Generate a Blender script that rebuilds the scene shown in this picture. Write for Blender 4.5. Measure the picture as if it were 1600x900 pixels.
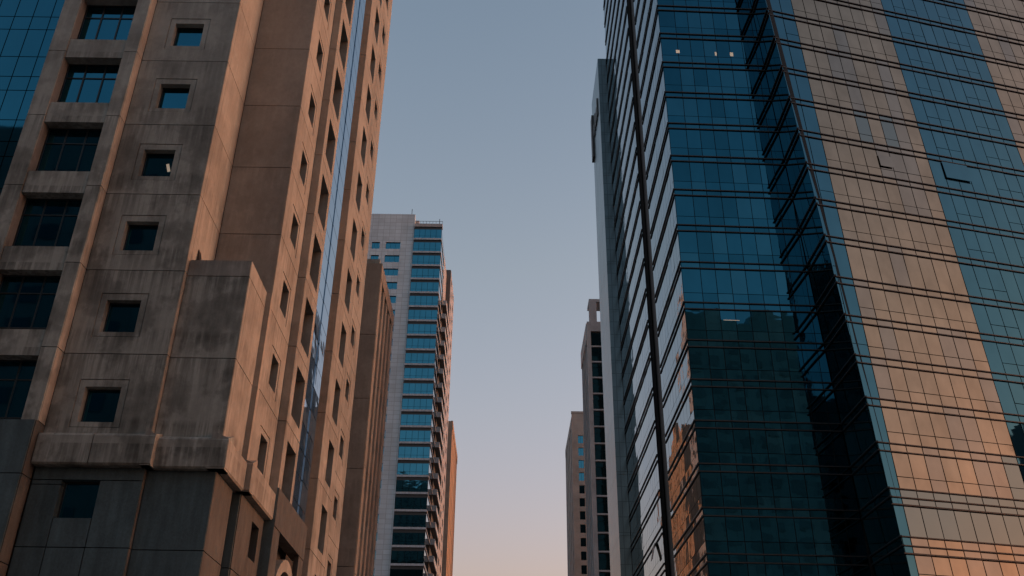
import bpy, math, random
from mathutils import Matrix, Vector
random.seed(11)
for o in list(bpy.data.objects): bpy.data.objects.remove(o)
scene = bpy.context.scene
COL = scene.collection

# ------------------------------------------------------------------ camera
FPX = 1461.0                                   # focal length in pixels of the 1600 px wide photograph
zc = Vector((30, 2650, FPX)).normalized()      # world up, seen in camera axes (right, up, forward)
yc = Vector((-17, -805, FPX)); yc = (yc - zc * yc.dot(zc)).normalized()
xc = Vector((yc.y*zc.z-yc.z*zc.y, yc.z*zc.x-yc.x*zc.z, yc.x*zc.y-yc.y*zc.x))
if xc.x < 0: xc = -xc
CAM = Vector((0, 0, 1.6))
right = Vector((xc.x, yc.x, zc.x)); up = Vector((xc.y, yc.y, zc.y)); fwd = Vector((xc.z, yc.z, zc.z))
cd = bpy.data.cameras.new('camera'); co = bpy.data.objects.new('camera', cd); COL.objects.link(co)
m = Matrix.Identity(4)
for i in range(3):
    m[i][0] = right[i]; m[i][1] = up[i]; m[i][2] = -fwd[i]; m[i][3] = CAM[i]
co.matrix_world = m
cd.sensor_width = 36; cd.lens = 36 * FPX / 1600; cd.clip_end = 6000; cd.clip_start = .1
scene.camera = co
scene.render.resolution_x = 1024; scene.render.resolution_y = 576
def project(p):
    d = Vector(p) - CAM; z = d.dot(fwd)
    if z < .5: return None
    return 800 + FPX * d.dot(right) / z, 450 - FPX * d.dot(up) / z

# ------------------------------------------------------------------ sky, sun, exposure
SUN_EL, SUN_AZ = math.radians(6), math.radians(84)      # azimuth clockwise from +Y (the street)
w = bpy.data.worlds.new('World'); scene.world = w; w.use_nodes = True
nt = w.node_tree; nt.nodes.clear()
sky = nt.nodes.new('ShaderNodeTexSky'); sky.sky_type = 'NISHITA'; sky.sun_disc = False
sky.sun_elevation = math.radians(3.0); sky.sun_rotation = SUN_AZ
sky.air_density = 1.6; sky.dust_density = 4.0; sky.ozone_density = 2.0; sky.altitude = 0
bg = nt.nodes.new('ShaderNodeBackground'); bg.inputs[1].default_value = .12
out = nt.nodes.new('ShaderNodeOutputWorld')
# dusk air: the same mauve belt above the horizon all the way round
tc = nt.nodes.new('ShaderNodeTexCoord'); sp = nt.nodes.new('ShaderNodeSeparateXYZ'); rp = nt.nodes.new('ShaderNodeValToRGB')
nt.links.new(tc.outputs['Generated'], sp.inputs[0]); nt.links.new(sp.outputs[2], rp.inputs[0])
BELT = [(0, (1.40, 1.03, 1.26)), (.2, (1.41, 1.04, 1.33)), (.36, (1.36, 1.07, 1.18)), (.5, (1.30, 1.06, 1.06)), (.62, (1.18, 1.0, 1.0)), (.72, (1.09, .96, .96)), (1, (1.0, .94, .94))]
while len(rp.color_ramp.elements) < len(BELT): rp.color_ramp.elements.new(.5)
for el, (p_, c_) in zip(rp.color_ramp.elements, BELT): el.position = p_; el.color = (*[v/1.5 for v in c_], 1)
mx = nt.nodes.new('ShaderNodeMix'); mx.data_type = 'RGBA'; mx.blend_type = 'MULTIPLY'; mx.inputs[0].default_value = 1
nt.links.new(sky.outputs[0], mx.inputs[6]); nt.links.new(rp.outputs[0], mx.inputs[7])
# afterglow: low air towards the set sun is amber rather than mauve
dt = nt.nodes.new('ShaderNodeVectorMath'); dt.operation = 'DOT_PRODUCT'; dt.inputs[1].default_value = (math.sin(SUN_AZ), math.cos(SUN_AZ), -.55)
nt.links.new(tc.outputs['Generated'], dt.inputs[0])
mr = nt.nodes.new('ShaderNodeMapRange'); mr.interpolation_type = 'SMOOTHSTEP'
mr.inputs[1].default_value = .1; mr.inputs[2].default_value = .85
nt.links.new(dt.outputs['Value'], mr.inputs[0])
m2 = nt.nodes.new('ShaderNodeMix'); m2.data_type = 'RGBA'; m2.blend_type = 'MULTIPLY'; m2.inputs[7].default_value = (1.22, .97, .68, 1)
nt.links.new(mr.outputs[0], m2.inputs[0]); nt.links.new(mx.outputs[2], m2.inputs[6])
nt.links.new(m2.outputs[2], bg.inputs[0]); nt.links.new(bg.outputs[0], out.inputs[0])
sd = bpy.data.lights.new('sun', 'SUN'); sd.energy = .115; sd.angle = math.radians(16); sd.color = (1, .83, .64)
so = bpy.data.objects.new('sun', sd); COL.objects.link(so)
sdir = Vector((math.sin(SUN_AZ)*math.cos(SUN_EL), math.cos(SUN_AZ)*math.cos(SUN_EL), math.sin(SUN_EL)))
so.rotation_euler = sdir.to_track_quat('Z', 'Y').to_euler(); so.location = (60, 0, 150)
vs = scene.view_settings
vs.view_transform = 'Standard'; vs.look = 'None'; vs.gamma = 1; vs.use_curve_mapping = False; vs.exposure = 3.08
scene.render.engine = 'CYCLES'
scene.cycles.max_bounces = 8; scene.cycles.glossy_bounces = 6

# ------------------------------------------------------------------ materials
def mat(name):
    M = bpy.data.materials.new(name); M.use_nodes = True
    t = M.node_tree; b = t.nodes['Principled BSDF']
    return M, t, b
def node(t, kind, **kw):
    n = t.nodes.new(kind)
    for k, v in kw.items():
        if k in n.inputs.keys(): n.inputs[k].default_value = v
        else: setattr(n, k, v)
    return n
def pos(t, sc):
    g = t.nodes.new('ShaderNodeNewGeometry'); mp = t.nodes.new('ShaderNodeMapping')
    mp.inputs['Scale'].default_value = sc
    t.links.new(g.outputs['Position'], mp.inputs['Vector']); return mp.outputs[0]
def noise(t, sc, scale=1, detail=5, rough=.6):
    n = node(t, 'ShaderNodeTexNoise', Scale=scale, Detail=detail, Roughness=rough)
    t.links.new(pos(t, sc), n.inputs['Vector']); return n.outputs['Fac']
def ramp(t, fac, stops):
    r = t.nodes.new('ShaderNodeValToRGB'); e = r.color_ramp.elements
    while len(e) < len(stops): e.new(.5)
    for el, (p, c) in zip(e, stops):
        el.position = p; el.color = (c[0], c[1], c[2], 1) if isinstance(c, tuple) else (c, c, c, 1)
    t.links.new(fac, r.inputs[0]); return r.outputs[0]
def mult(t, a, b, f=1.0, mode='MULTIPLY'):
    n = t.nodes.new('ShaderNodeMix'); n.data_type = 'RGBA'; n.blend_type = mode
    if isinstance(f, float): n.inputs[0].default_value = f
    else: t.links.new(f, n.inputs[0])
    for s, v in ((6, a), (7, b)):
        if isinstance(v, tuple): n.inputs[s].default_value = (*v, 1)
        else: t.links.new(v, n.inputs[s])
    return n.outputs[2]
def bump(t, b, h, strength, dist):
    n = node(t, 'ShaderNodeBump', Strength=strength, Distance=dist)
    t.links.new(h, n.inputs['Height']); t.links.new(n.outputs[0], b.inputs['Normal'])

def concrete(name, col, stain=.5, streak=.5, rough=.9):
    M, t, b = mat(name)
    c = ramp(t, noise(t, (.35, .35, .3), 1, 8, .65), [(.3, tuple(x*.78 for x in col)), (.7, tuple(min(1, x*1.15) for x in col))])
    c = mult(t, c, ramp(t, noise(t, (6, 6, 5), 1, 6, .7), [(.3, .9), (.7, 1.05)]))
    # dark mould blotches and rain streaks
    g0 = t.nodes.new('ShaderNodeNewGeometry'); s0 = t.nodes.new('ShaderNodeSeparateXYZ'); t.links.new(g0.outputs['Position'], s0.inputs[0])
    dv = node(t, 'ShaderNodeMath', operation='DIVIDE'); dv.inputs[1].default_value = 60.0; t.links.new(s0.outputs[2], dv.inputs[0])
    low = ramp(t, dv.outputs[0], [(.2, 1.0), (.4, .85), (.52, .4), (.9, .3)])       # damp lower floors carry more mould
    bl = ramp(t, noise(t, (.75, .75, .6), 1, 6, .6), [(.46, 1.0), (.53, .62), (.66, .36)])
    c = mult(t, c, bl, mult(t, low, (stain, stain, stain)))
    c = mult(t, c, (.74, .72, .69), mult(t, low, (stain, stain, stain)))
    st = ramp(t, noise(t, (4.2, 4.2, .22), 1, 5, .62), [(.44, 1.0), (.51, .60), (.62, .34)])
    g = t.nodes.new('ShaderNodeNewGeometry'); sx = t.nodes.new('ShaderNodeSeparateXYZ'); t.links.new(g.outputs['Position'], sx.inputs[0])
    ma = node(t, 'ShaderNodeMath', operation='MULTIPLY_ADD'); ma.inputs[1].default_value = 1/3.5; ma.inputs[2].default_value = -12.24/3.5+10
    t.links.new(sx.outputs[2], ma.inputs[0])
    fr = node(t, 'ShaderNodeMath', operation='FRACT'); t.links.new(ma.outputs[0], fr.inputs[0])
    run = ramp(t, fr.outputs[0], [(0, .30), (.25, .95), (.32, .25), (.6, .35), (.97, 1.0)])
    run = mult(t, run, low)
    c = mult(t, c, st, mult(t, run, (streak, streak, streak)))
    pale = ramp(t, noise(t, (3.1, 3.1, .3), 1.3, 6, .6), [(.56, 0.0), (.70, .9)])
    c = mult(t, c, (.42, .4, .37), mult(t, mult(t, pale, run), (streak, streak, streak)))
    t.links.new(c, b.inputs['Base Color']); b.inputs['Roughness'].default_value = rough
    b.inputs['Specular IOR Level'].default_value = .25
    bump(t, b, noise(t, (9, 9, 9), 1, 8, .7), .35, .02)
    return M
def stone(name, col, rough=.45):
    M, t, b = mat(name)
    c = ramp(t, noise(t, (.8, .8, .5), 1, 8, .65), [(.3, tuple(x*.7 for x in col)), (.7, tuple(x*1.3 for x in col))])
    c = mult(t, c, ramp(t, noise(t, (14, 14, 12), 1, 4, .7), [(.3, .75), (.7, 1.15)]))
    c = mult(t, c, ramp(t, noise(t, (3, 3, .25), 1, 6, .65), [(.35, 1.25), (.5, .95), (.7, .6)]), .8)
    t.links.new(c, b.inputs['Base Color'])
    t.links.new(ramp(t, noise(t, (2, 2, 1), 1, 5), [(.3, rough*.8), (.7, min(1, rough*1.5))]), b.inputs['Roughness'])
    bump(t, b, noise(t, (12, 12, 12), 1, 6), .15, .01)
    return M
def glass(name, col, rough=.02, wave=.02, var=.12, sc=.45):
    """coated reflective glazing: tinted mirror with the slight waviness of toughened panes"""
    M, t, b = mat(name)
    oi = t.nodes.new('ShaderNodeObjectInfo')
    v = ramp(t, noise(t, (.5, .5, .3), 1, 3), [(.3, 1-var), (.7, 1.0)])
    c = mult(t, col, v)
    t.links.new(c, b.inputs['Base Color'])
    b.inputs['Metallic'].default_value = 1; b.inputs['Roughness'].default_value = rough
    bump(t, b, noise(t, (sc, sc, sc*1.6), 1, 2, .5), wave, .25)
    return M
def metal(name, col, rough=.4, metallic=0.0):
    M, t, b = mat(name)
    c = ramp(t, noise(t, (3, 3, 1), 1, 5), [(.3, tuple(x*.75 for x in col)), (.7, tuple(x*1.2 for x in col))])
    t.links.new(c, b.inputs['Base Color']); b.inputs['Roughness'].default_value = rough
    b.inputs['Metallic'].default_value = metallic
    return M
def tiled(name, col, tw, th, axis='X', joint=.55, rough=.5, metallic=0.0):
    """far cladding whose single tiles are a few pixels: grid of joints in the material"""
    M, t, b = mat(name)
    g = t.nodes.new('ShaderNodeNewGeometry'); sx = t.nodes.new('ShaderNodeSeparateXYZ'); cx = t.nodes.new('ShaderNodeCombineXYZ')
    t.links.new(g.outputs['Position'], sx.inputs[0])
    ad = node(t, 'ShaderNodeMath', operation='ADD'); t.links.new(sx.outputs[0], ad.inputs[0]); t.links.new(sx.outputs[1], ad.inputs[1])
    t.links.new(ad.outputs[0], cx.inputs[0]); t.links.new(sx.outputs[2], cx.inputs[1])
    br = t.nodes.new('ShaderNodeTexBrick'); br.offset = 0
    br.inputs['Scale'].default_value = 1; br.inputs['Brick Width'].default_value = tw; br.inputs['Row Height'].default_value = th
    br.inputs['Mortar Size'].default_value = .05; br.inputs['Mortar Smooth'].default_value = .3
    br.inputs['Color1'].default_value = (*col, 1); br.inputs['Color2'].default_value = (*[x*.86 for x in col], 1)
    br.inputs['Mortar'].default_value = (*[x*joint for x in col], 1)
    t.links.new(cx.outputs[0], br.inputs['Vector'])
    c = mult(t, br.outputs[0], ramp(t, noise(t, (.3, .3, .12), 1, 6), [(.3, .8), (.7, 1.08)]))
    t.links.new(c, b.inputs['Base Color']); b.inputs['Roughness'].default_value = rough; b.inputs['Metallic'].default_value = metallic
    return M
def emit(name, col, s):
    M, t, b = mat(name); b.inputs['Base Color'].default_value = (*col, 1)
    b.inputs['Emission Color'].default_value = (*col, 1); b.inputs['Emission Strength'].default_value = s
    return M

MA = dict(
    conc=concrete('stained concrete', (.46, .485, .455), .85, .8),
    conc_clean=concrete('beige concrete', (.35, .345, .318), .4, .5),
    conc_brown=concrete('brown concrete', (.38, .345, .30), .3, .3),
    joint=concrete('dark joint', (.05, .045, .04), 0.0, 0.0),
    stone=stone('dark podium stone', (.062, .098, .11)),
    stone_side=stone('brown podium stone', (.068, .07, .068), .6),
    window=glass('window glass', (.022, .13, .20), .03, .012),
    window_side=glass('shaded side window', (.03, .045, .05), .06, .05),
    strip=glass('pale strip glazing', (.29, .39, .49), .03, .04),
    frame=metal('dark window frame', (.02, .022, .025), .4),
    blue=glass('blue curtain glass', (.022, .12, .185), .015, .018),
    blue2=glass('blue curtain glass second batch', (.03, .135, .20), .015, .018),
    blue3=glass('blue curtain glass third batch', (.018, .10, .155), .02, .03),
    pale_blue=glass('steel blue facade glass', (.06, .155, .205), .02, .02),
    copper=glass('copper coated glass', (.38, .275, .195), .05, .03, .26),  # mottled tint, here and in the darker copper, paints in cloudy sky reflections
    copper2=glass('copper coated glass darker', (.31, .245, .195), .05, .03, .2),
    copper3=glass('grey coated glass', (.20, .21, .195), .03, .02, .08),
    notch=glass('dark notch glass', (.045, .11, .135), .03, .03),
    notch2=glass('teal return glass', (.13, .27, .32), .03, .03),
    fin=metal('black fin', (.018, .018, .02), .5),
    back=metal('black backing', (.008, .009, .01), .7),
    slab=tiled('grey metal cladding', (.17, .24, .27), 1.4, 1.9, joint=.6, rough=.28, metallic=.75),
    l3=tiled('pale grey tiles', (.58, .66, .72), 1.3, .95, joint=.62),
    l3side=tiled('pink grey tiles', (.38, .36, .36), 1.4, 1.1, joint=.7),
    l3glass=glass('far blue glass', (.05, .22, .32), .03, .03),
    white=metal('pale slab edge', (.40, .45, .50), .6),
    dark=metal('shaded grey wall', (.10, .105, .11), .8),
    orange=concrete('orange brown concrete', (.42, .29, .20), .1, .2),
    r2=concrete('grey stone frame', (.34, .37, .40), .1, .3),
    r3=concrete('beige stone', (.33, .325, .31), .15, .3),
    r3side=concrete('grey beige stone', (.28, .285, .285), .15, .3),
    beh=tiled('pale tower cladding', (.38, .46, .46), 3, 3.5),
    beh_dark=tiled('dark tower cladding', (.09, .12, .13), 3, 3.5),
    behwin=metal('far window', (.21, .27, .28), .5),
    asphalt=stone('asphalt', (.05, .05, .052), .85),
    paving=tiled('paving', (.28, .27, .25), .6, .6),
    paint=metal('road paint', (.7, .7, .68), .6),
    ground=stone('city ground', (.13, .125, .115), .9),
    lamp=emit('lit ceiling lamp', (1.0, .78, .56), .022),
    sign=metal('dark sign letters', (.03, .035, .04), .5),
)

# ------------------------------------------------------------------ building helpers
class Fr:
    """a facade frame: u along the wall, d into the wall, w up"""
    def __init__(s, o, u, d, w=(0, 0, 1)):
        s.m = Matrix.Identity(4)
        for i in range(3):
            s.m[i][0] = u[i]; s.m[i][1] = d[i]; s.m[i][2] = w[i]; s.m[i][3] = o[i]
    def pt(s, u, d, w): return s.m @ Vector((u, d, w))
FRONT = Fr((0, 0, 0), (1, 0, 0), (0, 1, 0))            # faces the camera
EAST = Fr((0, 0, 0), (0, 1, 0), (-1, 0, 0))            # faces +X (left side of the street); d = -x
WEST = Fr((0, 0, 0), (0, -1, 0), (1, 0, 0))            # faces -X (right side of the street); u = -y, d = x
_cache = {}
def link(name, me, M4, parent, kind=None):
    o = bpy.data.objects.new(name, me); COL.objects.link(o)
    if parent is not None:
        o.parent = parent; o.matrix_basis = parent.matrix_world.inverted() @ M4 if parent.get('_w') is None else Matrix(parent['_w']).inverted() @ M4
    else: o.matrix_basis = M4
    o['_w'] = [list(r) for r in M4]
    if kind: o['kind'] = kind
    return o
BOXF = [(0, 3, 2, 1), (4, 5, 6, 7), (0, 1, 5, 4), (1, 2, 6, 5), (2, 3, 7, 6), (3, 0, 4, 7)]
def boxverts(a, b, c): return [(-a, -b, -c), (a, -b, -c), (a, b, -c), (-a, b, -c), (-a, -b, c), (a, -b, c), (a, b, c), (-a, b, c)]
def bx(name, fr, u0, u1, d0, d1, w0, w1, ma, parent, tilt=None, kind=None):
    dims = tuple(round(abs(v), 3) for v in (u1-u0, d1-d0, w1-w0)); key = (dims, ma)
    me = _cache.get(key)
    if me is None:
        me = bpy.data.meshes.new(name); me.from_pydata(boxverts(*[v/2 for v in dims]), [], BOXF); me.materials.append(MA[ma]); _cache[key] = me
    M4 = fr.m @ Matrix.Translation(((u0+u1)/2, (d0+d1)/2, (w0+w1)/2))
    if tilt: M4 = M4 @ Matrix.Rotation(tilt[0], 4, 'X') @ Matrix.Rotation(tilt[1], 4, 'Z')
    return link(name, me, M4, parent, kind)
def ring(name, fr, u0, u1, w0, w1, hu0, hu1, hw0, hw1, d0, d1, ma, parent):
    """a wall panel or surround with a real rectangular opening"""
    key = tuple(round(v, 3) for v in (u1-u0, w1-w0, hu0-u0, hu1-u0, hw0-w0, hw1-w0, d1-d0)) + (ma,)
    me = _cache.get(key)
    if me is None:
        V = []
        for d in (0, d1-d0):
            V += [(0, d, 0), (u1-u0, d, 0), (u1-u0, d, w1-w0), (0, d, w1-w0), (hu0-u0, d, hw0-w0), (hu1-u0, d, hw0-w0), (hu1-u0, d, hw1-w0), (hu0-u0, d, hw1-w0)]
        F = []
        for k in range(4):
            j = (k+1) % 4
            F += [(k, j, 4+j, 4+k), (8+k, 12+k, 12+j, 8+j), (k, 8+k, 8+j, j), (4+k, 4+j, 12+j, 12+k)]
        me = bpy.data.meshes.new(name); me.from_pydata(V, [], F); me.materials.append(MA[ma]); _cache[key] = me
    return link(name, me, fr.m @ Matrix.Translation((u0, d0, w0)), parent)
def poly(name, fr, prof, u0, u1, ma, parent):
    """profile (d, w) swept along u"""
    n = len(prof); V = [(u0, d, w) for d, w in prof] + [(u1, d, w) for d, w in prof]
    F = [tuple(range(n)), tuple(range(2*n-1, n-1, -1))] + [(k, n+k, n+(k+1) % n, (k+1) % n) for k in range(n)]
    me = bpy.data.meshes.new(name); me.from_pydata(V, [], F); me.materials.append(MA[ma])
    return link(name, me, fr.m, parent)
def hexa(name, P, ma, parent, kind=None):
    me = bpy.data.meshes.new(name); me.from_pydata([tuple(p) for p in P], [], BOXF); me.materials.append(MA[ma])
    return link(name, me, Matrix.Identity(4), parent, kind)
def merged(name, items, parent):
    """many small boxes (fr, u0,u1,d0,d1,w0,w1,mat,tilt) as one stuff part"""
    mats = sorted({i[7] for i in items}); V, F, mi = [], [], []
    for fr, u0, u1, d0, d1, w0, w1, ma, tilt in items:
        M4 = fr.m @ Matrix.Translation(((u0+u1)/2, (d0+d1)/2, (w0+w1)/2))
        if tilt: M4 = M4 @ Matrix.Rotation(tilt[0], 4, 'X') @ Matrix.Rotation(tilt[1], 4, 'Z')
        b = len(V); V += [tuple(M4 @ Vector(v)) for v in boxverts((u1-u0)/2, (d1-d0)/2, (w1-w0)/2)]
        F += [tuple(b+i for i in f) for f in BOXF]; mi += [mats.index(ma)]*6
    me = bpy.data.meshes.new(name); me.from_pydata(V, [], F)
    for k in mats: me.materials.append(MA[k])
    me.polygons.foreach_set('material_index', mi)
    return link(name, me, Matrix.Identity(4), parent, 'stuff')
def thing(name, label, cat, loc=(0, 0, 0), group=None):
    o = bpy.data.objects.new(name, None); COL.objects.link(o); o.location = loc
    o['_w'] = [list(r) for r in Matrix.Translation(loc)]
    o.empty_display_size = 2; o['label'] = label; o['category'] = cat
    if group: o['group'] = group
    return o
def tilt(a=.0016): return (random.gauss(0, a), random.gauss(0, a))
def area(it):
    fr, u0, u1, d0, d1, w0, w1 = it[:7]
    q = [project(fr.pt(u, d0, w)) for u, w in ((u0, w0), (u1, w0), (u1, w1), (u0, w1))]
    if any(p is None for p in q): return 0
    cx = sum(p[0] for p in q)/4; cy = sum(p[1] for p in q)/4
    if not (-10 < cx < 1610 and -10 < cy < 910): return 0
    a = 0
    for i in range(4): a += q[i][0]*q[(i+1) % 4][1] - q[(i+1) % 4][0]*q[i][1]
    return abs(a)/2
def panes(items, parent, limit=300):
    """the panes that show largest are parts, the rest are one stuff part"""
    items = sorted(items, key=area, reverse=True)
    for it in items[:limit]:
        if area(it) > 25: bx('pane', *it[:7], it[7], it[9] if len(it) > 9 else parent, it[8])
    rest = [it for i, it in enumerate(items) if i >= limit or area(it) <= 25]
    for par in {(it[9] if len(it) > 9 else parent) for it in rest}:
        merged('pane_field', [it[:9] for it in rest if (it[9] if len(it) > 9 else parent) == par], par)

# ------------------------------------------------------------------ ground and street
def sheet(name, x0, x1, y0, y1, z0, z1, ma):
    o = bx(name, FRONT, x0, x1, y0, y1, z0, z1, ma, None); o['kind'] = 'structure'; return o
sheet('ground', -2500, 2500, -2500, 2500, -.5, -.004, 'ground')
sheet('road', -4.5, 10.5, -300, 900, -.1, 0.0, 'asphalt')
sheet('pavement', -9.0, -4.65, -300, 900, -.1, .13, 'paving')
sheet('pavement', 10.65, 15.0, -300, 900, -.1, .13, 'paving')
sheet('kerb', -4.65, -4.5, -300, 900, -.1, .14, 'white')
sheet('kerb', 10.5, 10.65, -300, 900, -.1, .14, 'white')
for k in range(40):
    sheet('road_marking', 2.9, 3.05, -40+9*k, -36+9*k, .001, .004, 'paint')

# ------------------------------------------------------------------ left concrete tower
J = [12.24 + 3.5*k for k in range(16)]
T = thing('concrete_tower', 'tall beige concrete tower with deep square windows, stained panels and dark stone podium', 'building', (-14, 31, 0))
G = .016
def conc(fr, u0, u1, d0, d1, w0, w1, ma, name='wall_panel'): return bx(name, fr, u0+G, u1-G, d0, d1, w0+G, w1-G, ma, T)
# dark cores behind the joints
bx('core_wall', FRONT, -40, -16.5, 31.6, 52, 0, 68, 'joint', T)
bx('core_wall', FRONT, -16.6, -12.75, 31.55, 52.1, 0, 68.1, 'joint', T)
bx('core_wall', FRONT, -12.8, -10.45, 34.25, 53.1, 0, 68.2, 'joint', T)
CURT = bx('curtain_backing', FRONT, -28.2, -19.95, 31.3, 31.6, 12.5, 66, 'back', T)
STRIP = bx('strip_backing', EAST, 40.5, 43.96, 9.46, 10.3, 12, 66, 'back', T)
PANES = []
def small_window(fr, u0, u1, w0, w1, d, gm, deep=.32):
    f = ring('window', fr, u0-.06, u1+.06, w0-.06, w1+.06, u0+.05, u1-.05, w0+.05, w1-.05, d+deep-.03, d+deep+.05, 'frame', T)
    bx('pane', fr, u0+.03, u1-.03, d+deep, d+deep+.03, w0+.03, w1-.03, gm, f, tilt())
for k in range(15):
    z0, z1 = J[k], J[k+1]
    zb = 12.5 if k == 0 else z0
    # bay with the small square windows
    ring('wall_panel', FRONT, -16.07+G, -12.32-G, zb+G, z1-G, -15.245, -13.475, z0+.685, z0+2.505, 31.0, 31.5, 'conc', T)
    ring('window_surround', FRONT, -15.22, -13.50, z0+.71, z0+2.48, -15.0, -13.72, z0+.89, z0+2.22, 31.018, 31.40, 'conc', T)
    small_window(FRONT, -15.0, -13.72, z0+.89, z0+2.22, 31.0, 'window')
    # bay return towards the street, split by a vertical joint
    if k >= 2:
        conc(EAST, 31.0+.001, 31.34, 12.32, 12.6, zb, z1, 'conc_clean'); conc(EAST, 31.34, 33.9, 12.325, 12.6, zb, z1, 'conc_clean')
    else:
        conc(EAST, 31.0+.001, 31.3, 12.32, 12.6, zb, z1, 'conc_clean')
    if k >= 2: conc(FRONT, -12.32, -9.72, 33.9, 34.2, (19.9 if k == 2 else zb), z1, 'conc_brown')
    # left wing: piers, spandrels and big windows
    zl = 12.95 if k == 0 else z0
    conc(FRONT, -19.9, -19.13, 30.45, 31.5, zl, z1, 'conc', 'pier_panel')
    conc(FRONT, -16.67, -16.07, 30.45, 30.985, zl, z1, 'conc', 'pier_panel')
    conc(EAST, 30.45+.03, 31.0, 16.068, 16.2, zl, z1, 'conc_clean', 'return_panel')
    conc(EAST, 30.5, 31.25, 19.129, 19.14, z0+.72, z1-.34, 'conc_clean', 'reveal_panel')
    conc(FRONT, -19.13, -16.67, 30.50, 31.5, z1-.34, z1+.72, 'conc', 'spandrel_panel')
    if k == 0: conc(FRONT, -19.13, -16.67, 30.50, 31.5, 12.6, z0+.72, 'conc', 'spandrel_panel')
    us = [-19.13, -18.33, -17.5, -16.6]; ws = [z0+.66, z0+.98, z0+2.42, z0+3.2]
    f = ring('window', FRONT, us[0], us[-1], ws[0], ws[-1], us[0]+.06, us[-1]-.06, ws[0]+.06, ws[-1]-.06, 30.95, 31.04, 'frame', T)
    for a in us[1:3]: bx('mullion', FRONT, a-.03, a+.03, 30.96, 31.05, ws[0]+.07, ws[-1]-.07, 'frame', f)
    for a in ws[1:3]: bx('transom', FRONT, us[0]+.07, us[-1]-.07, 30.965, 31.045, a-.025, a+.025, 'frame', f)
    for a, b in zip(us, us[1:]):
        for c, d in zip(ws, ws[1:]):
            bx('pane', FRONT, a+.025, b-.025, 31.0, 31.03, c+.025, d-.025, 'window', f, tilt(.001))
    # curtain wall at the far left
    bxs = [-19.93 - .82*i for i in range(10)]
    zs = [z0+.3, z0+1.9, z0+2.67, z1+.3]
    for a, b in zip(bxs[1:], bxs):
        for c, d in zip(zs, zs[1:]):
            PANES.append((FRONT, a+.02, b-.02, 31.2, 31.23, c+.02, d-.02, 'window', tilt(.0012), CURT))
# podium block in front of the recess
for z0, z1 in ((12.5, 15.74), (15.74, 19.18)):
    conc(FRONT, -12.315, -9.91, 31.26, 31.6, z0, z1, 'conc'); conc(EAST, 31.28, 31.55, 9.91, 10.2, z0, z1, 'conc_clean')
    conc(EAST, 31.55, 33.88, 9.913, 10.2, z0, z1, 'conc_clean')
conc(FRONT, -12.315, -9.91, 31.27, 31.6, 19.18, 19.9, 'conc_clean'); conc(EAST, 31.29, 33.88, 9.915, 10.2, 19.18, 19.9, 'conc_clean')
bx('block_core', FRONT, -12.3, -10.1, 31.5, 33.95, 0, 19.8, 'joint', T)
conc(FRONT, -9.95, -9.68, 33.86, 34.1, 12.5, 19.9, 'conc_brown')
poly('roof_vent', EAST, [(12.1, 19.9), (12.3, 19.9), (12.3, 20.75)], 31.9, 32.2, 'frame', T)
# street side: section A small windows, B big windows, glazed strip, C
for k in range(15):
    z0, z1 = J[k], J[k+1]; zb = 12.5 if k == 0 else z0
    ring('wall_panel', EAST, 33.9+G, 37.6-G, zb+G, z1-G, 35.06, 36.76, z0+.50, z0+2.38, 9.70, 10.1, 'conc_clean', T)
    ring('window_surround', EAST, 35.09, 36.73, z0+.53, z0+2.35, 35.38, 36.52, z0+.78, z0+2.14, 9.715, 10.05, 'conc_clean', T)
    small_window(EAST, 35.38, 36.52, z0+.78, z0+2.14, 9.70, 'window_side', .33)
    conc(FRONT, -9.70, -9.335, 37.6, 37.8, zb, z1, 'conc_brown')
    ring('wall_panel', EAST, 37.6+G, 40.5, zb+G, z1-G, 38.25, 40.07, z0+.52, z0+2.86, 9.33, 9.80, 'conc_clean', T)
    small_window(EAST, 38.25, 40.07, z0+.52, z0+2.86, 9.33, 'window_side', .45)
    for i in range(2):
        for j in range(3):
            PANES.append((EAST, 40.5+1.72*i+.02, 42.22+1.72*i-.02, 9.40, 9.43, z0+1.167*j+.02, z0+1.167*(j+1)-.02, 'strip', (random.gauss(0, .002), .02+random.gauss(0, .002)), STRIP))
    conc(FRONT, -10.2, -9.36, 45.6, 45.9, z0-3.5, z1-3.5, 'conc_brown')
    conc(EAST, 43.98, 45.6, 10.2, 10.4, z0-3.5, z1-3.5, 'conc_brown')
    ring('wall_panel', EAST, 45.6+G, 49.9-G, z0-3.5+G, z0-G, 47.37, 48.98, z0-3.04, z0-.8, 9.36, 9.85, 'conc_clean', T)
    small_window(EAST, 47.37, 48.98, z0-3.04, z0-.8, 9.36, 'window_side', .45)
    y0 = z0-5.25
    ring('wall_panel', EAST, 49.9+G, 53.4-G, y0+G, y0+3.5-G, 50.35, 51.95, y0+.9, y0+2.65, 9.36, 9.85, 'conc_clean', T)
    ring('window_surround', EAST, 50.38, 51.92, y0+.93, y0+2.62, 50.6, 51.7, y0+1.2, y0+2.35, 9.375, 9.7, 'conc_clean', T)
    small_window(EAST, 50.6, 51.7, y0+1.2, y0+2.35, 9.36, 'window_side', .33)
bx('side_backing', EAST, 37.7, 40.6, 9.9, 10.3, 0, 66, 'back', T)
bx('side_backing', EAST, 45.7, 53.35, 9.87, 10.3, 0, 66, 'back', T)
bx('side_backing', EAST, 34.1, 37.7, 10.12, 10.3, 0, 66, 'back', T)
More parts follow.
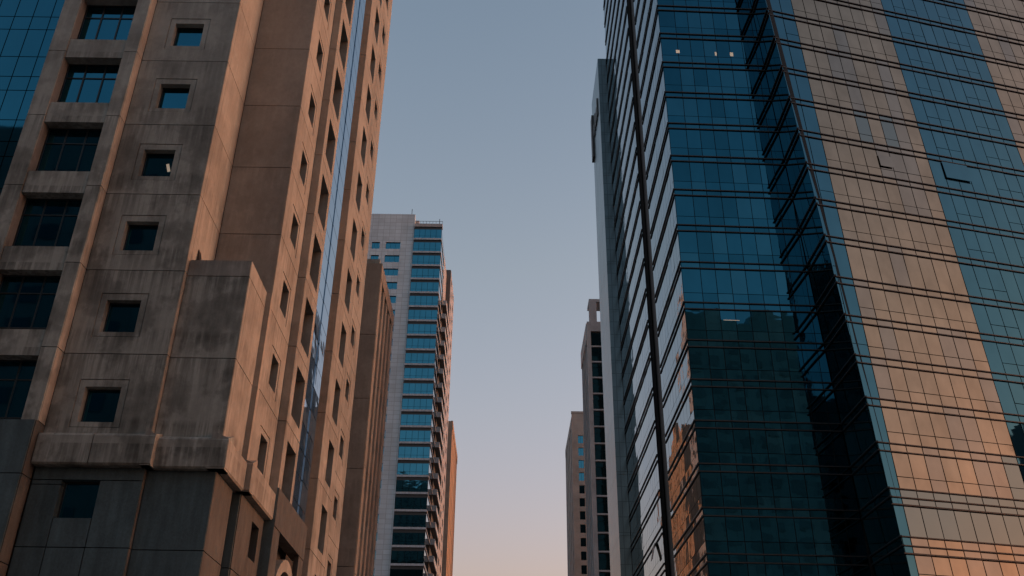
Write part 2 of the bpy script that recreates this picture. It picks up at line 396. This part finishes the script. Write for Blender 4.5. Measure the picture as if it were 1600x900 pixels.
# cornice above the podium
def cornice(fr, u0, u1, d, wall, ma): poly('cornice', fr, [(d+.06, 11.5), (d, 11.56), (d, 12.52), (d+.05, 12.6), (wall, 12.86), (wall, 11.5)], u0, u1, ma, T)
cornice(FRONT, -16.03, -14.15, 30.66, 31.4, 'conc'); cornice(FRONT, -14.12, -12.02, 30.66, 31.4, 'conc')
cornice(EAST, 30.69, 31.3, 12.02, 12.4, 'conc_clean')
cornice(FRONT, -12.01, -9.60, 30.95, 31.6, 'conc'); cornice(EAST, 30.97, 33.62, 9.58, 10.2, 'conc_clean')
cornice(EAST, 33.64, 37.58, 9.36, 10.0, 'conc_clean'); cornice(FRONT, -9.9, -9.365, 33.60, 34.2, 'conc_brown')
# podium: dark stone
for z0, z1 in ((8.8, 11.5), (5.6, 8.8), (2.4, 5.6), (0.0, 2.4)):
    if z0 == 8.8:
        for a, b, c, d in ((-16.04, -15.02, z0, 10.9), (-15.02, -13.74, z0, 9.78), (-13.74, -12.3, z0, 11.06), (-16.04, -12.3, 11.06, z1), (-16.04, -15.02, 10.9, 11.06)):
            conc(FRONT, a, b, 31.05, 31.5, c, d, 'stone', 'stone_slab')
    else:
        for a, b in ((-16.04, -15.02), (-15.02, -13.74), (-13.74, -12.3)): conc(FRONT, a, b, 31.05, 31.5, z0, z1, 'stone', 'stone_slab')
    conc(EAST, 31.06, 31.27, 12.301, 12.4, z0, z1, 'stone_side', 'stone_slab')
    conc(FRONT, -12.3, -9.93, 31.28, 31.5, z0, z1, 'stone', 'stone_slab')
    conc(EAST, 31.30, 33.5, 9.93, 10.1, z0, z1, 'stone_side', 'stone_slab')
    conc(FRONT, -10.05, -9.72, 33.86, 34.1, z0, z1, 'stone', 'stone_slab')
    if z0 == 8.8:
        ring('stone_slab', EAST, 33.92, 37.6, z0+G, z1-G, 35.88, 37.0, 9.66, 11.0, 9.70, 10.0, 'stone_side', T)
    else: conc(EAST, 33.92, 37.6, 9.70, 10.0, z0, z1, 'stone_side', 'stone_slab')
small_window(FRONT, -15.02, -13.74, 9.78, 11.06, 31.05, 'window'); small_window(EAST, 35.88, 37.0, 9.66, 11.0, 9.70, 'window_side')
bx('podium_core', FRONT, -16, -10.1, 31.45, 51.9, 0, 11.6, 'joint', T)
for z0, z1 in ((11.05, 12.95), (8.2, 11.05), (4, 8.2), (0, 4)):
    for a, b in ((-28, -24), (-24, -20.2), (-20.2, -17.62), (-17.62, -16.09)): conc(FRONT, a, b, 30.32, 30.8, z0, z1, 'stone', 'stone_slab')
    conc(EAST, 30.34, 31.04, 16.07, 16.3, z0, z1, 'stone_side', 'stone_slab')
# podium of section B: plain band over an arched opening
bx('podium_band', EAST, 37.62, 43.97, 9.26, 9.8, 11.3, 12.84, 'stone_side', T)
bx('podium_pier', EAST, 37.64, 38.75, 9.28, 9.8, 0, 11.28, 'stone_side', T)
bx('podium_pier', EAST, 42.9, 43.95, 9.28, 9.5, 0, 11.28, 'stone_side', T)
conc(FRONT, -9.8, -9.27, 37.61, 37.63, 0, 12.84, 'stone', 'stone_slab')
def arch(cy, cz, r0, r1, x0, x1):
    V, F, n = [], [], 16
    for i in range(n+1):
        a = math.pi*i/n
        for r in (r0, r1):
            for d in (x0, x1): V.append((cy-math.cos(a)*r, d, cz+math.sin(a)*r*1.12))
    for i in range(n):
        b = 4*i; F += [(b, b+2, b+6, b+4), (b+1, b+5, b+7, b+3), (b, b+4, b+5, b+1), (b+2, b+3, b+7, b+6)]
    me = bpy.data.meshes.new('arch'); me.from_pydata(V, [], F); me.materials.append(MA['conc_clean']); link('arch', me, EAST.m, T)
arch(41.6, 8.15, 1.9, 2.35, 9.45, 9.8)
ca, sa = math.cos(.32), math.sin(.32)
bx('lit_lamp', Fr((-13.98, 31.29, 24.25), (ca, 0, sa), (0, 1, 0), (-sa, 0, ca)), -.06, .06, 0, .01, -.2, .2, 'lamp', T)
panes(PANES, T)

# ------------------------------------------------------------------ right glass tower
R = thing('glass_tower', 'huge dark blue glass office tower with black floor fins and slanted copper striped wing', 'building', (28, 72, 0))
FZ = [74.6-3.87*k for k in range(0, 9)] + [39.6, 36.0, 32.4, 28.8, 25.2, 21.7, 18.2, 14.7, 11.2, 7.7, 4.2]
FZ = sorted(FZ + [74.6+3.87*k for k in range(1, 13)])
a = math.radians(2.0)
RF = Fr((15.15, 71, 0), (math.cos(a), math.sin(a), 0), (-math.sin(a), math.cos(a), 0))
hh = math.radians(14.0)
U = Vector((math.cos(hh), math.sin(hh), 0)); Mv = Vector((-.013, .053, 1)).normalized()
D = Vector((-math.sin(hh), math.cos(hh), 0)); Mv = (Mv - U*Mv.dot(U)).normalized(); Dn = Mv.cross(U).normalized()
WO = Vector((28.4, 64.3, 0))
RW = Fr(WO, U, Dn, Mv)
def edge_x(z): return 28.4 - .044*z
def edge_s(z): return -.0323*z
def wp(s, d, z): return RW.pt(s, d, z)
ztop = 121.0
FW = hexa('wing_facade', [wp(edge_s(0)+.3, .12, 0), wp(36, .12, 0), wp(36, .4, 0), wp(edge_s(0)+.3, .4, 0), wp(edge_s(ztop)+.3, .12, ztop), wp(36, .12, ztop), wp(36, .4, ztop), wp(edge_s(ztop)+.3, .4, ztop)], 'back', R)
P2 = []; FLOORS = list(zip(FZ, FZ[1:]))
FF = bx('front_facade', RF, .05, 13.2, .12, .5, 0, 121, 'back', R)
FS = bx('side_facade', WEST, -84.9, -71.1, 15.27, 15.6, 0, 121, 'back', R)
FS2 = bx('side_facade', WEST, -113, -90.1, 15.27, 15.6, 0, 120.9, 'back', R)
FG = bx('groove_wall', WEST, -90.2, -84.8, 16.5, 16.8, 0, 120.8, 'back', R)
bx('tower_core', FRONT, 15.7, 27, 72.6, 112.6, 0, 121.2, 'back', R)
bx('tower_core', FRONT, 27.1, 60, 84, 112.5, 0, 121.1, 'back', R)
fcols = [.06, 1.72] + [1.72+1.33*i for i in range(1, 9)]
lo, hi = 0, FZ[0]
for (z0, z1) in [(0.2, FZ[0])] + FLOORS:
    # bottom of a floor: sill pane, vision pane, spandrel between the two fins
    rows = [(z0+.03, z0+.95), (z0+.95, z1-.66), (z1-.66, z1-.03)]
    for a0, a1 in zip(fcols, fcols[1:]):
        for c, d in rows:
            P2.append((RF, a0+.03, a1-.03, .03, .06, c+.025, d-.025, random.choice(('blue', 'blue', 'blue2', 'blue3')), tilt(.003), FF))
    for y0, y1, n in ((71.06, 84.9, 10), (90.0, 113.0, 17)):
        for i in range(n):
            b0 = y0+(y1-y0)*i/n; b1 = y0+(y1-y0)*(i+1)/n
            for c, d in rows:
                P2.append((WEST, -b1+.02, -b0-.02, 15.18, 15.21, c+.02, d-.02, 'pale_blue' if random.random() < .9 else 'blue2', tilt(.004), FS if y0 < 80 else FS2))
    for i in range(4):
        P2.append((WEST, -90+1.27*i+.02, -88.73+1.27*i-.02, 16.4, 16.45, z0+.05, z1-.05, 'notch', tilt(.001), FG))
for z in FZ:
    for q in (0, .64):
        th = .045
        bx('fin', RF, -.08, 12.2, -.08, .02, z-q-th, z-q+th, 'fin', FF)
        bx('fin', WEST, -84.9, -70.95, 15.085, 15.17, z-q-th, z-q+th, 'fin', FS)
        bx('fin', WEST, -113, -90.0, 15.085, 15.17, z-q-th, z-q+th, 'fin', FS2)
        bx('fin', WEST, -89.98, -84.92, 16.3, 16.38, z-q-th, z-q+th, 'fin', FG)
# wing: plane leaning back, left edge cut slanting
PW = 1.375
def wing_mat(i, z0):
    if i < 0: return 'pale_blue' if z0 < 50 else 'pale_blue'
    if i < 8:
        r = random.random(); low = 17.5 < z0 < 19
        if low: return 'copper3'
        return 'copper' if r < .70 else ('copper2' if r < .96 else 'copper3')
    if i < 16: return 'pale_blue'
    return 'copper' if random.random() < .8 else 'copper2'
for (z0, z1) in [(0.2, FZ[0])] + FLOORS:
    h = z1-z0
    for i in range(-4, 26):
        sh = .0102*(z0+z1)/2; s0, s1 = i*PW+sh, (i+1)*PW+sh
        e = edge_s((z0+z1)/2)+.02
        if s1 <= e+.15: continue
        s0 = max(s0, e)
        big = abs(z0-39.6) < .3 or abs(z0-18.2) < .3
        t0 = z0+.95 if (8 > i >= 0) else z0+1.05
        if i < 0: tr = None if random.random() < .75 else t0
        elif i < 8: tr = None if big else t0
        elif i < 16: tr = t0 if (i % 4 in (1, 2)) else None
        else: tr = t0
        ma = wing_mat(i, z0)
        rows = [(z0+.03, tr), (tr, z1-.66)] if tr else [(z0+.03, z1-.66)]
        for c, d in rows + [(z1-.66, z1-.03)]:
            P2.append((RW, s0+.038, s1-.038, .03, .06, c+.03, d-.03, ma, tilt(.005), FW))
for z in FZ:
    for q in (0, .64):
        e = edge_s(z-q)
        bx('fin', RW, e-.06, 36, -.07, .02, z-q-.04, z-q+.04, 'fin', FW)
for z in (20.5, 17.0):
    bx('fin', RW, edge_s(z)-.1, 36, -.10, .02, z-.05, z+.05, 'fin', FW)
for s, z in ((9, 52.6), (4, 52.6)):       # vents standing slightly ajar
    bx('open_vent', RW, s*PW+.0102*z+.03, (s+(2 if s > 8 else 1))*PW+.0102*z-.03, -.09, -.06, z, z+(1.9 if s > 8 else 1.3), 'pale_blue' if s > 8 else 'copper2', FW, (math.radians(-1.2), 0))
bx('open_vent', WEST, -95.3, -94.1, 14.86, 14.9, 23.0, 24.6, 'frame', FS2, (math.radians(-12), 0))
# notch wall: the wing's side towards the block
def npt(y, z, off=0.0): return Vector((edge_x(z)+off, y, z))
def ey(z): return 64.3+.043*z
FN = hexa('notch_facade', [npt(64.5, 0, .1), npt(64.5, 0, .5), npt(72, 0, .5), npt(72, 0, .1), npt(ey(ztop)+.2, ztop, .1), npt(ey(ztop)+.2, ztop, .5), npt(72, ztop, .5), npt(72, ztop, .1)], 'back', R)
for (z0, z1) in [(0.2, FZ[0])] + FLOORS:
    n = 3
    for i in range(n):
        def yy(z, f): return ey(z)+.1+(71.3-ey(z)-.1)*f
        for c, d in ((z0+.05, z1-.68), (z1-.64, z1-.05)):
            f0, f1 = (i+.01)/n, (i+.99)/n
            hexa('notch_pane', [npt(yy(c, f1), c, .02), npt(yy(c, f0), c, .02), npt(yy(c, f0), c, .06), npt(yy(c, f1), c, .06),
                                npt(yy(d, f1), d, .02), npt(yy(d, f0), d, .02), npt(yy(d, f0), d, .06), npt(yy(d, f1), d, .06)], 'notch2', FN)
for z in FZ:
    for q in (0, .64):
        zz = z-q; y0 = ey(zz)-.05; y1 = 71.2
        hexa('fin', [Vector((edge_x(zz)-.1, y0, zz-.05)), Vector((edge_x(zz)+.05, y0, zz-.05)), Vector((edge_x(zz)+.05, y1, zz-.05)), Vector((edge_x(zz)-.1, y1, zz-.05)),
                     Vector((edge_x(zz)-.1, y0, zz+.05)), Vector((edge_x(zz)+.05, y0, zz+.05)), Vector((edge_x(zz)+.05, y1, zz+.05)), Vector((edge_x(zz)-.1, y1, zz+.05))], 'fin', FN)
# ceiling lamps seen behind the front glass
for u, z, ww, hg in ((1.5, 68.15, .36, .40), (5.45, 68.0, .18, .48), (7.0, 68.0, .32, .5)):
    bx('lit_lamp', RF, u, u+ww, .016, .026, z, z+hg, 'lamp', R)
bx('lit_lamp', RF, 3.3, 4.7, .016, .026, 37.95, 38.0, 'lamp', R)
panes(P2, R)
# metal clad fin slab at the rear corner
S = thing('slab_wing', 'narrow grey metal clad slab standing at rear of the dark glass tower', 'building', (14.5, 118, 0))
for k in range(14):
    z0, z1 = 106-7.6*(k+1), 106-7.6*k
    bx('clad_panel', FRONT, 13.83, 15.14, 113.05, 113.3, max(0, z0)+.03, z1, 'slab', S)
    for i in range(3): bx('clad_panel', WEST, -113.1-3.7*(i+1)+.03, -113.1-3.7*i, 13.8, 14.0, max(0, z0)+.03, z1, 'slab', S)
bx('slab_core', FRONT, 13.95, 24, 113.2, 124.2, 0, 105.9, 'dark', S)
for k, (lh, lw) in enumerate(((3.2, .8), (2.4, .9), (2.4, .7), (3.2, .5), (2.4, .9))):
    bx('sign_letter', WEST, -(115.2+1.25*k+lw), -(115.2+1.25*k), 13.6, 13.79, 96.5, 96.5+lh, 'sign', S)
bx('sign_board', WEST, -123.9, -122.2, 13.45, 13.79, 93.5, 102, 'sign', S)

# ------------------------------------------------------------------ left: brown tower behind the concrete one
B = thing('brown_tower', 'dark brown concrete tower block right behind the beige concrete tower', 'building', (-15, 64, 0))
bx('core_wall', FRONT, -30, -9.75, 60.6, 69, 0, 36.4, 'joint', B)
zz = [0, 4.3, 9.4, 14.6, 21.0, 26.0, 30.9, 36.8]
for z0, z1 in zip(zz, zz[1:]):
    for a0, a1 in ((-30, -20), (-20, -13.1), (-11.6, -9.45)): bx('wall_panel', FRONT, a0+.02, a1-.02, 60.3, 60.65, z0+.02, z1-.02, 'conc_brown', B)
for k in range(10):
    z = 2.2+3.45*k
    bx('wall_panel', FRONT, -13.1+.02, -11.62, 60.32, 60.65, z+1.7, z+3.43, 'conc_brown', B)
    bx('pane', FRONT, -13.1, -11.6, 60.55, 60.58, z, z+1.7, 'window_side', B); bx('sill', FRONT, -13.2, -11.5, 60.0, 60.5, z-.12, z-.02, 'conc_brown', B)
for u0, u1, d in ((60.35, 61.3, 9.42), (62.3, 63.1, 9.42), (64.1, 64.9, 9.42), (65.9, 66.7, 9.42), (67.7, 69.0, 9.42)):
    for k in range(5): bx('pier', EAST, u0, u1, d, 9.9, .02+7.1*k, 7.08+7.1*k, 'conc_brown', B)
for k in range(11):
    for u0, u1 in ((61.3, 62.3), (63.1, 64.1), (64.9, 65.9), (66.7, 67.7)):
        z = .4+3.3*k
        if z > 33: continue
        bx('pane', EAST, u0, u1, 9.7, 9.73, z, z+1.9, 'window_side', B); bx('spandrel', EAST, u0, u1, 9.6, 9.73, z+1.92, min(35.4, z+3.28), 'conc_brown', B)
bx('parapet', EAST, 60.32, 69.0, 9.40, 9.9, 35.55, 36.8, 'conc_brown', B)
bx('roof_box', FRONT, -11.2, -9.7, 60.9, 62.4, 36.4, 37.5, 'conc', B)

# ------------------------------------------------------------------ left: grey tiled tower with balconies (scale 1.6 of the 110 m reading)
K = 1.6; YL = 176.0
def lx(x): return x*K
def lz(z): return 1.6+(z-1.6)*K
L = thing('balcony_tower', 'pale grey tiled tower with blue glass bay and a column of balconies', 'building', (-22, 180, 0))
top = lz(73.83); FH = 2.098*K
bx('grey_wall', FRONT, -46, lx(-16.95)-.0, YL, YL+.6, 0, top, 'l3', L) if False else None
cols = [(lx(-20.2), lx(-18.86)), (lx(-18.86), lx(-17.75)), (lx(-16.93), lx(-14.93))]
wz = [lz(68.12)-FH*k for k in range(33)]
P3 = []
def solid(u0, u1, z0, z1): bx('tile_wall', FRONT, u0, u1, YL, YL+.6, z0, z1, 'l3', L)
solid(lx(-17.75), lx(-16.93), 0, top); solid(lx(-14.93), lx(-13.15), 0, top)
solid(lx(-22), lx(-18.86), 0, top)
for u0, u1 in ((lx(-18.86), lx(-17.75)), (lx(-16.93), lx(-14.93))):
    solid(u0, u1, wz[0]+1.76, top)
    for k in range(33):
        solid(u0, u1, max(0, wz[k]+1.76-FH), wz[k])
        n = 3
        for i in range(n):
            P3.append((FRONT, u0+(u1-u0)*i/n+.02, u0+(u1-u0)*(i+1)/n-.02, YL+.3, YL+.33, wz[k], wz[k]+1.76, 'l3glass', tilt(.001)))
bx('tower_core', FRONT, -36, lx(-9.5), YL+.62, 196, 0, lz(71.9), 'dark', L)
bx('tower_core', FRONT, -36, lx(-13.2), YL+.61, 212, 0, top-.2, 'l3', L)
# glass bay
g0, g1 = lx(-13.1), lx(-9.3)
bz = [lz(71.56)-FH*k for k in range(36)]
bx('bay_backing', FRONT, g0, g1, YL-.2, YL+.6, 0, lz(71.6), 'back', L)
bx('bay_parapet', FRONT, g0-.05, g1+.1, YL-.55, YL+.7, lz(71.6), lz(72.1), 'l3side', L)
for k in range(34):
    zt = bz[k]; zb = zt-FH
    if zb < 0: continue
    bx('slab_edge', FRONT, g0-.05, g1+.08, YL-.62, YL-.2, zb+.02, zb+.42, 'white', L)
    bx('spandrel', FRONT, g0, g1, YL-.34, YL-.2, zt-.62, zt-.02, 'frame', L)
    for i in range(5):
        a0 = g0+(g1-g0)*i/5; a1 = g0+(g1-g0)*(i+1)/5
        P3.append((FRONT, a0+.03, a1-.03, YL-.4, YL-.36, zb+.45, zb+1.05, 'l3glass', tilt(.001)))
        P3.append((FRONT, a0+.03, a1-.03, YL-.4, YL-.36, zb+1.1, zt-.6, 'l3glass', tilt(.001)))
    # bay side window band, slab edge and balcony
    bx('slab_edge', EAST, YL-.3, 187, -g1-.1, -g1+.3, zb+.02, zb+.42, 'white', L)
    bx('side_pane', EAST, YL-.2, 187, -g1+.0, -g1+.2, zb+.5, zt-.3, 'notch', L)
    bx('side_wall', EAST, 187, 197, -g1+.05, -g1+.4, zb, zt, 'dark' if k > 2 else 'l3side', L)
    if k >= 3:
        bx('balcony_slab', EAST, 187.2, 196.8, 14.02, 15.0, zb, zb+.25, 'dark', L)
        bx('balcony_parapet', EAST, 187.2, 196.8, 13.9, 14.02, zb, zb+1.15, 'white', L)
        bx('balcony_parapet', FRONT, -14.9, -13.9, 187.05, 187.2, zb, zb+1.15, 'white', L)
# rear part with a pale windowed side
tz = 115.0
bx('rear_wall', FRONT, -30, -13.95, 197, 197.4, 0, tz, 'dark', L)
for k in range(34):
    zb = tz-FH*(k+1)
    if zb < 0: break
    ring('rear_panel', EAST, 197.42, 204.5, zb+.01, zb+FH-.01, 199.6, 202.4, zb+.9, zb+2.4, 13.9, 14.3, 'l3side', L)
    ring('rear_panel', EAST, 204.5, 212, zb+.01, zb+FH-.01, 206.6, 209.4, zb+.9, zb+2.4, 13.9, 14.3, 'l3side', L)
bx('rear_core', FRONT, -30, -14.25, 197.2, 211.9, 0, tz-.1, 'back', L)
bx('roof_plant', FRONT, lx(-13.3), lx(-12.7), YL+2, YL+6, lz(71.9), lz(73.6), 'l3side', L)
bx('roof_plant', FRONT, lx(-15.6), lx(-14.2), YL+2, YL+6, top-.2, top+.35, 'dark', L)
for k in range(9): bx('railing_post', FRONT, lx(-12.9)+.72*k, lx(-12.9)+.72*k+.06, YL+.1, YL+.16, lz(72.1), lz(72.1)+1.0, 'frame', L)
bx('railing', FRONT, lx(-12.9), lx(-12.9)+5.85, YL+.1, YL+.16, lz(72.1)+1.0, lz(72.1)+1.07, 'frame', L)
bx('roof_mast', FRONT, lx(-13.7), lx(-13.7)+.12, YL+.3, YL+.42, top, top+1.6, 'frame', L)
bx('roof_mast', FRONT, lx(-9.75), lx(-9.75)+.12, YL+.3, YL+.42, lz(72.1), lz(72.1)+1.8, 'frame', L)
panes(P3, L)

# ------------------------------------------------------------------ left far: orange lit tower
O4 = thing('orange_tower', 'slender sunlit orange brown tower far down the left side', 'building', (-18, 235, 0))
bx('front_wall', FRONT, -26, -13.52, 222, 223, 0, 85.6, 'conc_brown', O4)
bx('tower_core', FRONT, -26, -13.9, 223, 250, 0, 85.2, 'joint', O4)
for i, (u0, u1) in enumerate(((222.02, 226), (227.4, 232), (233.4, 238.5), (240, 245), (246.4, 250))):
    bx('pier', EAST, u0, u1, 13.5, 13.9, 0, 85.5, 'orange', O4)
for k in range(24):
    for u0, u1 in ((226, 227.4), (232, 233.4), (238.5, 240), (245, 246.4)):
        bx('spandrel', EAST, u0, u1, 13.7, 13.9, 3.5*k+1.6, 3.5*k+3.4, 'orange', O4)
bx('parapet', EAST, 222.02, 250, 13.4, 13.9, 83.6, 85.7, 'orange', O4)

# ------------------------------------------------------------------ right far: portal topped tower
Q = thing('portal_tower', 'grey stone tower with open portal frame on its roof and teal glass bay', 'building', (24, 180, 0))
bx('tower_core', FRONT, 17.0, 22.4, 175.6, 190.9, 0, 90.0, 'dark', Q)
bx('corner_pier', FRONT, 16.6, 17.35, 175, 176, 0, 90.3, 'r2', Q)
bx('parapet_wall', FRONT, 17.36, 22.5, 175, 176, 88.1, 90.3, 'r2', Q)
bx('portal_post', FRONT, 17.2, 18.75, 175.2, 176.4, 90.32, 95.1, 'r2', Q); bx('portal_post', FRONT, 21.0, 22.4, 175.2, 176.4, 90.32, 95.1, 'r2', Q)
bx('portal_beam', FRONT, 17.2, 22.4, 175.2, 179.5, 95.12, 95.8, 'r2', Q)
P4 = []
for k in range(25):
    z = 88.0-3.5*(k+1)
    for i in range(3):
        P4.append((FRONT, 17.4+1.5*i+.03, 18.9+1.5*i-.03, 175.3, 175.35, z+.35, z+2.3, 'l3glass', tilt(.001)))
        P4.append((FRONT, 17.4+1.5*i+.03, 18.9+1.5*i-.03, 175.3, 175.35, z+2.36, z+3.3, 'l3glass', tilt(.001)))
    bx('slab_edge', FRONT, 17.36, 22.3, 175.05, 175.4, z-.02, z+.28, 'r2', Q)
    for i, u in enumerate((176.6, 180.0, 183.4, 186.8)):
        bx('pane', WEST, -(u+2.2), -u, 16.85, 16.9, z+.6, z+2.9, 'notch', Q)
panes(P4, Q)
for u in (176.0, 179.0, 182.4, 185.8, 189.3): bx('pier', WEST, -(u+.9), -u, 16.6, 17.1, 0, 90.2, 'r2', Q)
bx('parapet', WEST, -191, -176, 16.5, 17.1, 86.5, 90.35, 'r2', Q)

# ------------------------------------------------------------------ right far: beige stone tower
E3 = thing('beige_tower', 'beige stone tower with one column of square windows far down the street', 'building', (26, 262, 0))
bx('tower_core', FRONT, 18.9, 40, 250.4, 278, 0, 98.2, 'joint', E3)
FH3 = 3.58; zt = 92.4
def solid3(u0, u1, z0, z1): bx('stone_wall', FRONT, u0, u1, 250, 250.5, z0, z1, 'r3', E3)
solid3(18.5, 20.2, 0, 99); solid3(21.65, 40, 0, 99); solid3(20.2, 21.65, zt, 99)
for k in range(25):
    z = zt-FH3*k
    if z-FH3 < 0: break
    solid3(20.2, 21.65, z-FH3, z-2.3)
    for i in range(2):
        bx('pane', FRONT, 20.22+.72*i, 20.22+.68+.72*i, 250.3, 250.34, z-2.28, z-.02, 'l3glass', E3)
for k in range(26):
    z = 2+3.58*k
    for u in (253, 259.5, 266, 272.5):
        bx('pane', WEST, -(u+2.6), -u, 18.72, 18.78, z, z+2.2, 'notch', E3)
        if k < 25: bx('spandrel', WEST, -(u+2.6), -u, 18.62, 18.8, z+2.22, z+3.56, 'r3side', E3)
for u0, u1 in ((250.52, 253), (255.6, 259.5), (262.1, 266), (268.6, 272.5), (275.1, 279)): bx('pier', WEST, -u1, -u0, 18.5, 18.9, 0, 96, 'r3side', E3)
bx('parapet', WEST, -279, -250.52, 18.45, 18.9, 95.6, 98.0, 'r3side', E3)
bx('parapet', FRONT, 18.4, 40, 249.9, 250.5, 99.0, 99.6, 'r3', E3)
bx('roof_mast', FRONT, 20.6, 23, 252, 252.5, 99.6, 100.3, 'frame', E3)

# ------------------------------------------------------------------ city behind the camera (seen only in the glass)
def behind(name, label, x0, x1, y0, y1, h, steps=(), ma='beh_dark'):
    t = thing(name, label, 'building', ((x0+x1)/2, y1, 0))
    bx('wall', FRONT, x0, x1, y0, y1, 0, h, ma, t)
    n = int((x1-x0)/4.2)
    its = []
    for i in range(n):
        for k in range(int(h/3.6)-1):
            u = x0+1+4.2*i; its.append((FRONT, u, u+2.4, y1+.01, y1+.06, 3.6*k+1.2, 3.6*k+3.0, 'behwin' if ma == 'beh' else 'window_side', tilt()))
    merged('window_field', its, t)
    for a0, a1, hh_ in steps: bx('roof_plant', FRONT, a0, a1, y0+2, y1-1, h+.01, h+hh_, ma, t)
    return t
behind('office_tower', 'grey tower with rows of windows mirrored in blue front glass', 32, 66, -50, -20, 86, ((33, 37, 2.5), (40, 52, 1.5), (55, 60, 3)), 'beh')
behind('office_tower', 'dark tower mirrored in the concrete tower windows', -75, -12, -50, -20, 66.5, ((-70, -60, 3), (-50, -40, 2), (-30, -22, 3)))
behind('office_tower', 'far tower mirrored in lower glass of the balcony tower', -60, -34, -150, -120, 146, ((-58, -52, 5), (-45, -40, 3)))
behind('office_tower', 'dark tower mirrored at the right edge of copper glass', 160, 182, -3.5, 16, 84, ((162, 168, 2.5),))
